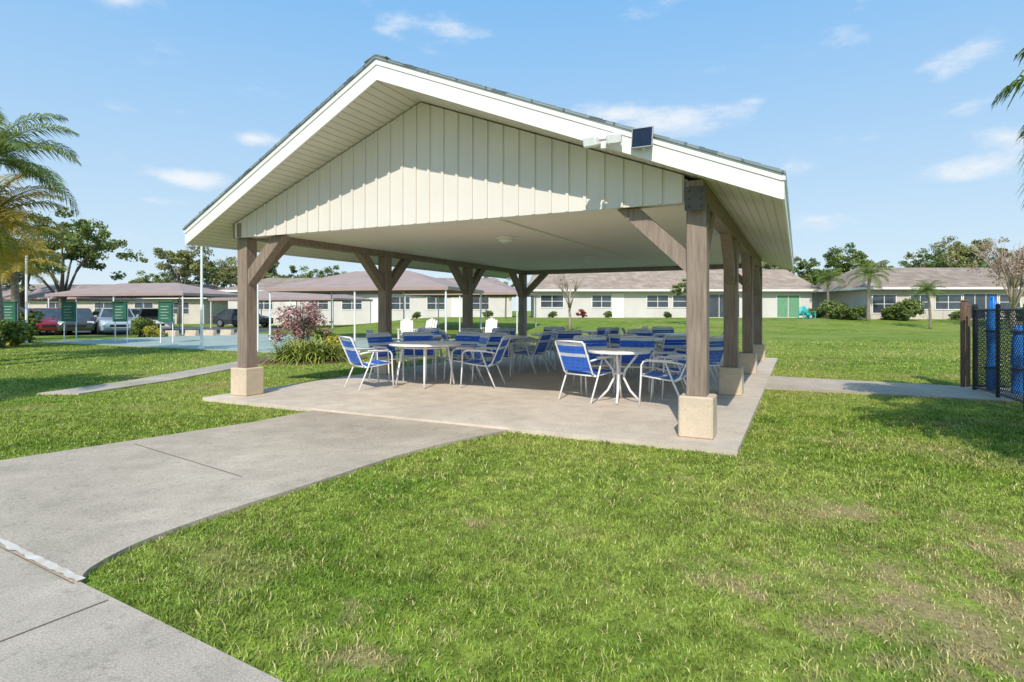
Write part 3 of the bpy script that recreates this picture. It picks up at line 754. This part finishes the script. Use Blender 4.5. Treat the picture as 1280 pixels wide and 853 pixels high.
for u,z,k,s in [(760,49,'g',.7),(728,48.5,'r',.9),(835,49.3,'g',.7),(870,49.2,'g',.8),(690,49.2,'g',.7),(1040,47,'g',1.6),(1058,45.5,'g',1.5),(1070,45,'g',1.3),(1115,45,'g',1.4),(1130,44.5,'g',1.9),(1020,48.5,'g',1.2),(1195,45,'g',.8),(1275,44,'g',1.6),
   (610,51,'g',.9),(520,51,'g',.8),(385,50,'g',1.0),(300,50,'g',.8),(180,29.5,'g',1.1),(190,29,'y',1.0),(15,22,'y',1.1),(28,24,'g',.9),(0,21,'g',1.2),(5,26,'g',1.8),(60,50,'g',2),(120,50,'g',1.8)]:
    a={'g':(sG,stG),'r':(sR,stR),'y':(sY,stY)}[k]
    lb={'g':'low green shrub on the lawn edge','r':'red leaved shrub by the house wall','y':'yellow green shrub by the court'}[k]
    shrub(a[0],a[1],wx(u,z),z,lb,s,group='shrubs around the lawn')
tm=tree_meshes(41,4.3,1.4,1.6,M['bare'],8,14,.08,.09,bark='palebark',twigs=6)
place('small_tree',tm,wx(712,36),36,0,1,'small pale trunk tree with bare twigs on the lawn')
tm2=tree_meshes(42,3.6,1.3,1.5,M['oak'],26,50,.13,.06)
place('small_tree',tm2,wx(862,40),40,0,.95,'small young tree on the lawn')

# ------------------------------------------------------------ houses
def house(x0,x1,y,dep,eave,ridge,wall,roofm,label,openings,rot=0,hip=1.2):
    xm=(x0+x1)/2; g0=gh(xm,y)
    h=empty('house',(xm,y,g0),rot); w=(x1-x0)/2
    b=B(); b.box(-w,w,0,dep,-.3,eave); b.obj('wall',wall,h)
    b=B(); o=.6; r=ridge; e=eave+.01
    A_=[(-w-o,-o,e),(w+o,-o,e),(w+o,dep+o,e),(-w-o,dep+o,e),(-w-o+hip*2,dep/2,r),(w+o-hip*2,dep/2,r)]
    A_+= [(p[0],p[1],p[2]+.14) for p in A_[:4]]+[(A_[4][0],A_[4][1],r+.14),(A_[5][0],A_[5][1],r+.14)]
    b.add(A_,[(0,3,2,1),(6,7,11,10),(7,8,11),(8,9,10,11),(9,6,10)],0)
    rf=b.obj('roof',roofm,h)
    b=B(); 
    b.box(-w-o-.02,w+o+.02,-o-.03,-o-.002,e-.03,e+.145); b.box(-w-o-.03,-w-o-.002,-o,dep+o,e-.03,e+.145); b.box(w+o+.002,w+o+.03,-o,dep+o,e-.03,e+.145)
    b.obj('fascia',M['white'],rf)
    b=B(); b.lathe([(.06,0),(.06,.5)],10,0,(w*.3,dep*.6,ridge-.3)); b.lathe([(.12,0),(.12,.35)],10,0,(-w*.5,dep*.62,ridge-.3)); b.obj('vent_pipe',M['grey'],rf)
    for (cx,ww,z0,z1,kind) in openings:
        nm='window' if kind in('w','s') else 'door'
        b=B(); b.box(cx-ww/2,cx+ww/2,-.02,-.004,z0,z1); 
        m=M['glass'] if kind in ('w','s') else (M['doorg'] if kind=='g' else M['white'])
        o1=b.obj(nm,m,h)
        b=B(); t=.07
        b.box(cx-ww/2-t,cx-ww/2,-.05,-.003,z0-t,z1+t); b.box(cx+ww/2,cx+ww/2+t,-.05,-.003,z0-t,z1+t)
        b.box(cx-ww/2,cx+ww/2,-.05,-.003,z1,z1+t); b.box(cx-ww/2,cx+ww/2,-.05,-.003,max(0.0,z0-t),max(.02,z0))
        nb=max(1,round(ww/.9))
        for i in range(1,nb): 
            xx=cx-ww/2+ww*i/nb; b.box(xx-.025,xx+.025,-.045,-.021,z0,z1)
        if kind=='w': b.box(cx-ww/2,cx+ww/2,-.043,-.022,(z0+z1)/2-.02,(z0+z1)/2+.02)
        b.obj('frame',M['white'],o1)
    tag(h,label,'house',group='low houses around the lawn'); return h
x0=wx(668,50);x1=wx(1015,50);xm=(x0+x1)/2
def op(u,z,xm): return wx(u,z)-xm
house(x0,x1,50,9,2.25,4.3,M['wallw'],M['rooft'],'long white single-storey house with tan shingle roof',
  [(op(690,50,xm),1.9,.9,1.9,'w'),(op(752,50,xm),1.6,.9,1.9,'w'),(op(772,50,xm),.9,0.03,2.0,'d'),(op(822,50,xm),1.8,.9,1.9,'w'),(op(850,50,xm),1.2,.9,1.9,'w'),(op(905,50,xm),2.6,.03,2.0,'s'),(op(940,50,xm),.9,.03,2.0,'d'),(op(985,50,xm),1.9,.03,1.9,'g')],hip=.4)
x0=wx(1085,46);x1=wx(1420,46);xm=(x0+x1)/2
house(x0,x1,46,9,2.35,4.25,M['wallb'],M['roofb'],'beige single-storey house with brown roof and palm in front',
  [(op(1105,46,xm),1.8,.5,1.9,'w'),(op(1150,46,xm),1.5,.8,1.9,'w'),(op(1185,46,xm),2.0,.8,1.9,'w'),(op(1225,46,xm),2.6,.03,2.0,'s'),(op(1262,46,xm),1.6,.8,1.9,'w')],rot=0)
x0=wx(285,54);x1=wx(640,54);xm=(x0+x1)/2
house(x0,x1,54,9,2.9,4.3,M['wallw'],M['roofb'],'white single-storey house behind the shade canopies',
  [(op(u,54,xm),w_,z0,z1,k) for u,w_,z0,z1,k in ((330,1.6,1.3,2.4,'w'),(365,1,.03,2.3,'d'),(398,1.8,1.3,2.4,'w'),(440,1.8,1.3,2.4,'w'),(470,1,.03,2.3,'d'),(500,1.8,1.3,2.4,'w'),(545,1.6,1.3,2.4,'w'),(572,1.0,.03,2.3,'d'),(600,1.6,1.3,2.4,'w'))])
x0=wx(-60,58);x1=wx(255,58);xm=(x0+x1)/2
house(x0,x1,58,10,2.5,4.0,M['wallb'],M['roofb'],'beige house with brown roof behind the parking lot',
  [(op(u,58,xm),1.8,1.0,2.1,'w') for u in (20,70,130,180,225)])

# ------------------------------------------------------------ canopies
def canopy(x0,x1,y,dep,eave,peak,label):
    xm=(x0+x1)/2;w=(x1-x0)/2
    t=empty('shade_canopy',(xm,y,0),-TH*.5)
    b=B(); r=max(0.3,w-dep/2-.2)
    P=[(-w,0,eave),(w,0,eave),(w,dep,eave),(-w,dep,eave),(-r,dep/2,peak),(r,dep/2,peak)]
    P2=[(p[0],p[1],p[2]-.04) for p in P]
    b.add(P+P2,[(0,1,5,4),(1,2,5),(2,3,4,5),(3,0,4),(6,10,11,7),(7,11,8),(8,11,10,9),(9,10,6)])
    b.box(-w-.01,w+.01,-.02,-.003,eave-.14,eave+.01); b.box(-w-.01,w+.01,dep+.003,dep+.02,eave-.14,eave+.01)
    b.box(-w-.02,-w-.003,0,dep,eave-.14,eave+.01); b.box(w+.003,w+.02,0,dep,eave-.14,eave+.01)
    b.obj('canopy_cover',M['canopy'],t)
    np_=max(2,round(2*w/4)+1)
    for i in range(np_):
        for yy in (.1,dep-.1):
            b=B(); xx=-w+.12+(2*w-.24)*i/(np_-1); b.tube([(xx,yy,0),(xx,yy,eave-.02)],.04,8); b.obj('post',M['tube'],t)
    tag(t,label,'canopy',group='shade canopies by the court')
canopy(wx(35,33),wx(245,33),33,5,2.3,3.0,'tan hip roofed shade canopy over parked cars')
canopy(wx(318,25.5),wx(566,25.5),25.5,5.5,2.35,3.25,'tan hip roofed shade canopy on white posts')
canopy(wx(500,35),wx(650,35),34.5,6,2.4,3.4,'tan hip roofed shade canopy on white posts')
canopy(wx(248,42),wx(425,42),42,6,2.2,3.0,'tan hip roofed shade canopy on white posts')
canopy(wx(-40,44),wx(110,44),44,6,2.3,3.35,'tan hip roofed shade canopy over parked cars')

# ------------------------------------------------------------ court furniture
t=empty('white_pole',(wx(33,24),24,0)); b=B(); b.tube([(0,0,0),(0,0,3.6)],.045,10); b.lathe([(.09,0),(.09,.02)],10); b.obj('pole',M['tube'],t); tag(t,'plain white metal pole beside the court','pole')
t=empty('light_pole',(wx(252,20.5),20.5,.02))
b=B(); b.tube([(0,0,0),(0,0,2.4),(0,0,4.7)],[.05,.04,.03],10); b.lathe([(.12,0),(.12,.03)],12); b.obj('pole',M['tube'],t)
b=B(); b.box(-.05,.18,-.1,.1,4.68,4.78,0,.02); b.obj('lamp_head',M['metal'],t); tag(t,'white court light pole with dark lamp head','light pole')
t=empty('white_pole',(wx(322,19.2),19.2,.0)); b=B(); b.tube([(0,0,0),(0,0,2.2)],.04,10); b.lathe([(.1,0),(.1,.02)],12); b.obj('pole',M['tube'],t); tag(t,'plain white metal pole beside the court','pole')
for i,u in enumerate((12,86,150,207)):
    z=24.5-i*.2
    t=empty('scoreboard',(wx(u,z),z,.02),0)
    b=B(); b.box(-.28,.28,-.05,.05,.86,1.66,0,.01); b.box(-.31,.31,-.08,.08,1.661,1.70); o=b.obj('board',M['green'],t)
    b=B(); 
    for k in range(5): b.box(-.17,.15-.06*(k%2),-.056,-.0505,1.0+k*.12,1.015+k*.12)
    b.obj('marking',M['line'],t)
    for s in (-.25,.25):
        b=B(); b.tube([(s,.08,0),(s,.08,1.64)],.022,8); b.obj('post',M['tube'],t)
    tag(t,'green court scoreboard on thin white posts','scoreboard',group='green scoreboards beside the court')
for u,z in ((240,30.5),(262,31),(284,31.4),(215,30.2),(305,31.8)):
    t=empty('parking_stop',(wx(u,z),z,.012),-TH)
    b=B(); b.extr([(-.42,-.12,0),(-.42,.12,0),(-.42,.09,.30),(-.42,-.09,.30)],(.84,0,0)); b.obj('block',M['plinth'],t)
    b=B(); b.box(-.30,-.27,-.012,.012,.301,.33); b.box(.27,.30,-.012,.012,.301,.33); b.obj('anchor_pin',M['metal'],t)
    tag(t,'low concrete parking stop beyond the court','parking stop',group='concrete parking stops beyond the court')
def adiron(x,y,rot,m,label,name='lounge_chair'):
    t=empty(name,(x,y,gh(x,y)),rot)
    b=B()
    for k in range(5): b.add([(-.26,.3-.11*k,.38-.025*k),(.26,.3-.11*k,.38-.025*k),(.26,.21-.11*k,.36-.025*k),(-.26,.21-.11*k,.36-.025*k)]+[(-.26,.3-.11*k,.36-.025*k),(.26,.3-.11*k,.36-.025*k),(.26,.21-.11*k,.34-.025*k),(-.26,.21-.11*k,.34-.025*k)],[(0,1,2,3),(7,6,5,4),(0,4,5,1),(1,5,6,2),(2,6,7,3),(3,7,4,0)])
    b.obj('seat',m,t)
    b=B()
    for k in range(5):
        x_=-.26+.105*k; b.extr([(x_,-.22,.27),(x_+.09,-.22,.27),(x_+.09,-.50,.92+.05*(2-abs(k-2))),(x_,-.50,.92+.05*(2-abs(k-2)))],(0,-.02,0))
    b.obj('backrest',m,t)
    for s in (-1,1):
        b=B(); b.box(s*.32-.06,s*.32+.06,-.4,.32,.56,.585); b.obj('armrest',m,t)
        b=B(); b.box(s*.32-.025,s*.32+.025,.22,.30,0,.56); b.box(s*.32-.025,s*.32+.025,-.36,-.28,0,.56); b.obj('leg',m,t)
    tag(t,label,'chair'); return t
adiron(wx(1003,47),47,2.6,M['tealplastic'],'turquoise slatted garden chair beside the house')
adiron(wx(1012,46.5),46.5,3.6,M['tealplastic'],'turquoise slatted garden chair beside the house')
adiron(wx(508,24),24,3.3,M['tabletop'],'pale slatted garden chair beyond the pavilion')
adiron(wx(533,24.3),24.3,2.8,M['tabletop'],'pale slatted garden chair beyond the pavilion')
adiron(wx(612,25.5),25.5,3.0,M['tabletop'],'pale slatted garden chair beyond the pavilion')

# ------------------------------------------------------------ cars
def car(x,y,rot,paint,label,suv=False):
    t=empty('parked_car',(x,y,.015),rot)
    hgt=1.68 if suv else 1.45
    secs=[(-2.30,.72,.38,.62),(-2.22,.82,.25,.72),(-1.9,.88,.22,.82),(-1.3,.90,.22,.90),(-.95,.90,.22,.95),(1.2,.90,.22,.98),(1.75,.89,.22,.99 if not suv else 1.02),(2.15,.85,.25,.95),(2.28,.76,.40,.80)]
    b=B(); vs=[]
    for yy,ww,z0,z1 in secs:
        zm=(z0+z1)/2
        vs+=[(-ww*.92,yy,z0),(-ww,yy,zm),(-ww*.97,yy,z1-.06),(-ww*.85,yy,z1),(ww*.85,yy,z1),(ww*.97,yy,z1-.06),(ww,yy,zm),(ww*.92,yy,z0)]
    n=8; fs=[tuple(range(n)),tuple(range((len(secs)-1)*n+n-1,(len(secs)-1)*n-1,-1))]
    for i in range(len(secs)-1):
        for k in range(n): a=i*n+k;c=i*n+(k+1)%n; fs.append((a,a+n,c+n,c))
    b.add(vs,fs)
    b.obj('body',M[paint],t,smooth=False)
    ya,yb,yc,yd=(-.95,-.35,1.1,1.85) if not suv else (-1.0,-.45,1.75,2.1)
    b=B(); zt=hgt-.05; zb=.93
    b.add([(-.80,ya,zb),(.80,ya,zb),(.62,yb,zt),(-.62,yb,zt),(-.80,yd,zb),(.80,yd,zb),(.62,yc,zt),(-.62,yc,zt)],[(0,1,2,3),(5,4,7,6),(1,5,6,2),(4,0,3,7),(3,2,6,7)])
    b.obj('window',M['glass'],t)
    b=B(); b.box(-.61,.61,yb+.03,yc-.03,zt+.002,hgt,0,.02)
    for s in (-1,1):
        b.tube([(s*.805,ya,zb),(s*.63,yb,zt)],.025,6); b.tube([(s*.805,yd,zb),(s*.63,yc,zt)],.035,6); b.tube([(s*.81,.35,zb),(s*.63,.35,zt)],.03,6)
    b.obj('roof',M[paint],t)
    for s in (-1,1):
        for yy in (-1.42,1.38):
            b=B(); b.lathe([(.20,-.11),(.32,-.11),(.33,-.09),(.33,.09),(.32,.11),(.20,.11)],20,0,(0,0,0),'y'); 
            o=b.obj('wheel',M['rubber'],t,(s*.83,yy,.33),math.pi/2,smooth=False)
            b=B(); b.lathe([(.205,-.115),(.10,-.10),(.03,-.12)],16,0,(0,0,0),'y'); b.lathe([(.205,.115),(.10,.10),(.03,.12)],16,0,(0,0,0),'y'); b.obj('rim',M['rim'],o)
        b=B(); b.box(s*.62-.16,s*.62+.16,-2.262,-2.20,.60,.73,0,.02); b.obj('headlight',M['lens'],t)
        b=B(); b.box(s*.66-.13,s*.66+.13,2.19,2.262,.68,.86,0,.02); b.obj('tail_light',M['red'],t)
        b=B(); b.box(s*.98-.09,s*.98+.05,-.80,-.70,.95,1.06,0,.02); b.obj('mirror',M[paint],t)
    b=B(); b.box(-.42,.42,-2.312,-2.24,.42,.56,0,.01); b.obj('grille',M['black'],t)
    tag(t,label,'car',group='cars parked beyond the court')
car(wx(22,33),33.5,.5,'navy','dark blue car parked under the canopy')
car(wx(58,32.5),32.6,.75,'carred','dark red car parked beside a blue one')
car(wx(95,33),33,.65,'charcoal','dark grey car parked beyond the court')
car(wx(138,33),33.5,.65,'silver','silver blue car parked under the canopy',False)
car(wx(180,35),36,.6,'carwhite','white car parked behind a shrub')
car(wx(158,42),44,1.2,'silver','silver car parked on the far row')
car(wx(-10,33),33,.6,'carwhite','white car parked under the canopy',True)
car(wx(300,46),46.5,1.3,'charcoal','dark grey car parked near the house')

# ------------------------------------------------------------ fence
def fence(p,q,hgt,label,n=2):
    p=Vector(p);q=Vector(q); L_=(q-p).length; a=math.atan2(q.y-p.y,q.x-p.x)
    t=empty('chain_link_fence',(p.x,p.y,0),a)
    for i in range(n+1):
        b=B(); xx=L_*i/n; b.tube([(xx,0,-.02),(xx,0,hgt+.03)],.030,10); b.lathe([(.036,0),(.03,.03),(.01,.045)],10,0,(xx,0,hgt+.03)); b.obj('post',M['black'],t,smooth=False)
    b=B(); b.tube([(0,0,hgt-.02),(L_,0,hgt-.02)],.020,8); b.tube([(0,0,.08),(L_,0,.08)],.016,8); b.obj('rail',M['black'],t)
    b=B(); s=.07; r=.0046; Hh=hgt-.10
    k=-Hh
    while k<L_:
        for sg in (1,-1):
            x0_,z0_,x1_,z1_=(k,0,k+Hh,Hh) if sg>0 else (k,Hh,k+Hh,0)
            if x0_<0: z0_=z0_+sg*(-x0_); x0_=0
            if x1_>L_: z1_=z1_-sg*(x1_-L_); x1_=L_
            if x1_-x0_>.02: b.tube([(x0_,.004*sg,z0_+.08),(x1_,.004*sg,z1_+.08)],r,4)
        k+=s
    b.obj('mesh',M['black'],t)
    tag(t,label,'fence'); return t
fence((7.72,9.75),(7.05,8.0),1.38,'black chain link fence at the edge of the lawn',2)
fence((7.0,7.95),(6.6,5.9),1.38,'black chain link fence at the edge of the lawn',1)
fence((7.80,9.82),(11.5,9.0),1.38,'black chain link fence behind the gate',2)
for (x,y,h) in ((7.82,10.1,1.50),(7.98,10.25,1.42)):
    t=empty('fence_post',(x,y,0),.5)
    b=B(); b.box(-.045,.045,-.045,.045,-.02,h,0,.012); b.obj('post',M['wood'],t)
    b=B(); b.box(-.05,.05,-.05,.05,h+.001,h+.03,0,.01); b.obj('cap',M['wood'],t); tag(t,'weathered wooden gate post by the path','post')
def tarp(x,y,h,rot,sc,seed):
    rd=random.Random(seed)
    t=empty('rolled_tarp',(x,y,0),rot); t.scale=(sc,sc,1)
    b=B()
    for k in range(8):
        a=k*.8; pts=[];rs=[]
        for j in range(9):
            f=j/8; q=.05+.035*math.sin(3*f+k)+rd.uniform(-.012,.012)
            if f>.85: q*=.6
            pts.append((q*1.4*math.cos(a+f*1.3),q*math.sin(a+f*1.3),f*(h-.06*(k%4)))); rs.append((.065+rd.uniform(-.015,.02))*(1 if f<.9 else .5))
        b.tube(pts,rs,8)
    b.obj('cloth',M['tarp'],t,smooth=True)
    b=B() 
    for z in (.4,1.0): b.lathe([(.165,0),(.168,.015),(.165,.03)],16,0,(0,0,z))
    b.obj('tie_band',M['black'],t)
    tag(t,'bundled bright blue tarp standing behind the black fence','tarp',group='blue tarps behind the fence')
tarp(7.88,9.58,1.58,.2,.62,3); tarp(8.02,9.25,1.12,1.3,.6,5)

# ------------------------------------------------------------ world / sun / camera
w=bpy.data.worlds.new('World'); scene.world=w; w.use_nodes=True; nt=w.node_tree
bg=nt.nodes['Background']
sky=N(nt,'ShaderNodeTexSky'); sky.sky_type='NISHITA'; sky.sun_disc=False
EL=math.radians(41); SV=Vector((-.17,-.985))
SV.normalize()
sky.sun_elevation=EL; sky.sun_rotation=math.atan2(SV.x,SV.y)%(2*math.pi)
sky.air_density=1.0; sky.dust_density=1.0; sky.ozone_density=1.5
tc=N(nt,'ShaderNodeTexCoord')
sx=N(nt,'ShaderNodeSeparateXYZ'); nt.links.new(tc.outputs['Generated'],sx.inputs[0])
hz=N(nt,'ShaderNodeMapRange'); hz.inputs[1].default_value=0.0; hz.inputs[2].default_value=0.5; nt.links.new(sx.outputs[2],hz.inputs[0])
pw=N(nt,'ShaderNodeMath',operation='POWER'); nt.links.new(hz.outputs[0],pw.inputs[0]); pw.inputs[1].default_value=.75
hc=N(nt,'ShaderNodeMix',data_type='RGBA'); nt.links.new(pw.outputs[0],hc.inputs[0]); hc.inputs[6].default_value=(5.2,6.1,6.45,1); hc.inputs[7].default_value=(1.45,3.5,6.2,1)
hm=N(nt,'ShaderNodeMix',data_type='RGBA'); hm.inputs[0].default_value=.92; nt.links.new(sky.outputs[0],hm.inputs[6]); nt.links.new(hc.outputs[2],hm.inputs[7])
nz=N(nt,'ShaderNodeTexNoise'); nz.inputs['Scale'].default_value=9; nz.inputs['Detail'].default_value=7; nz.inputs['Roughness'].default_value=.62
mp=N(nt,'ShaderNodeMapping'); mp.inputs['Scale'].default_value=(1,1,2.6); nt.links.new(tc.outputs['Generated'],mp.inputs[0]); nt.links.new(mp.outputs[0],nz.inputs['Vector'])
acc=None
for (u,y,ru,rv,st) in [(860,148,85,22,1.0),(770,142,60,16,.85),(560,44,55,20,.75),(1235,205,60,20,1.0),(1225,55,40,14,.8),(1215,132,35,12,.8),(1260,170,50,16,.9),(318,173,35,10,1.0),(235,224,55,14,1.0),(150,3,50,14,.8),(985,208,50,14,.8),(1020,275,60,14,.8),(1180,90,30,14,.6),(180,250,60,10,.6),(490,35,30,14,.6),(1060,45,30,12,.4),(940,125,30,10,.6)]:
    dv=Vector(((u-640),F,(HZ-y))).normalized()
    rx=ru/F; rz=rv/F
    sb=N(nt,'ShaderNodeVectorMath',operation='SUBTRACT'); nt.links.new(tc.outputs['Generated'],sb.inputs[0]); sb.inputs[1].default_value=dv
    ml=N(nt,'ShaderNodeVectorMath',operation='MULTIPLY'); nt.links.new(sb.outputs[0],ml.inputs[0]); ml.inputs[1].default_value=(1/rx,1/rx,1/rz)
    le=N(nt,'ShaderNodeVectorMath',operation='LENGTH'); nt.links.new(ml.outputs[0],le.inputs[0])
    mr=N(nt,'ShaderNodeMapRange'); mr.inputs[1].default_value=1.25; mr.inputs[2].default_value=0; mr.inputs[3].default_value=0; mr.inputs[4].default_value=st
    nt.links.new(le.outputs['Value'],mr.inputs[0])
    if acc is None: acc=mr.outputs[0]
    else:
        mxn=N(nt,'ShaderNodeMath',operation='MAXIMUM'); nt.links.new(acc,mxn.inputs[0]); nt.links.new(mr.outputs[0],mxn.inputs[1]); acc=mxn.outputs[0]
ad=N(nt,'ShaderNodeMath',operation='MULTIPLY_ADD'); nt.links.new(acc,ad.inputs[0]); ad.inputs[1].default_value=.42; nt.links.new(nz.outputs['Fac'],ad.inputs[2])
cr=N(nt,'ShaderNodeMapRange'); cr.interpolation_type='SMOOTHSTEP'; cr.inputs[1].default_value=.60; cr.inputs[2].default_value=1.0; cr.inputs[4].default_value=.8
nt.links.new(ad.outputs[0],cr.inputs[0])
mx=N(nt,'ShaderNodeMix',data_type='RGBA'); nt.links.new(cr.outputs[0],mx.inputs[0]); nt.links.new(hm.outputs[2],mx.inputs[6]); mx.inputs[7].default_value=(6.4,6.5,6.6,1)
nt.links.new(mx.outputs[2],bg.inputs['Color']); bg.inputs['Strength'].default_value=.15
sl=bpy.data.lights.new('sun','SUN'); sl.energy=4.2; sl.angle=math.radians(.5); sl.color=(1,.94,.85)
so=bpy.data.objects.new('sun',sl); COL.objects.link(so)
sv=Vector((SV.x*math.cos(EL),SV.y*math.cos(EL),math.sin(EL)))
so.rotation_euler=(-sv).to_track_quat('-Z','Y').to_euler(); so.location=(0,-5,20)
cam=bpy.data.cameras.new('camera'); cam.lens=F/1280*36; cam.sensor_width=36; cam.shift_y=-(426.5-HZ)/1280; cam.clip_end=2000; cam.clip_start=.05
co=bpy.data.objects.new('camera',cam); COL.objects.link(co); co.location=(0,0,CH); co.rotation_euler=(math.pi/2,0,0); scene.camera=co
scene.view_settings.view_transform='Standard'; scene.view_settings.look='None'; scene.view_settings.exposure=0
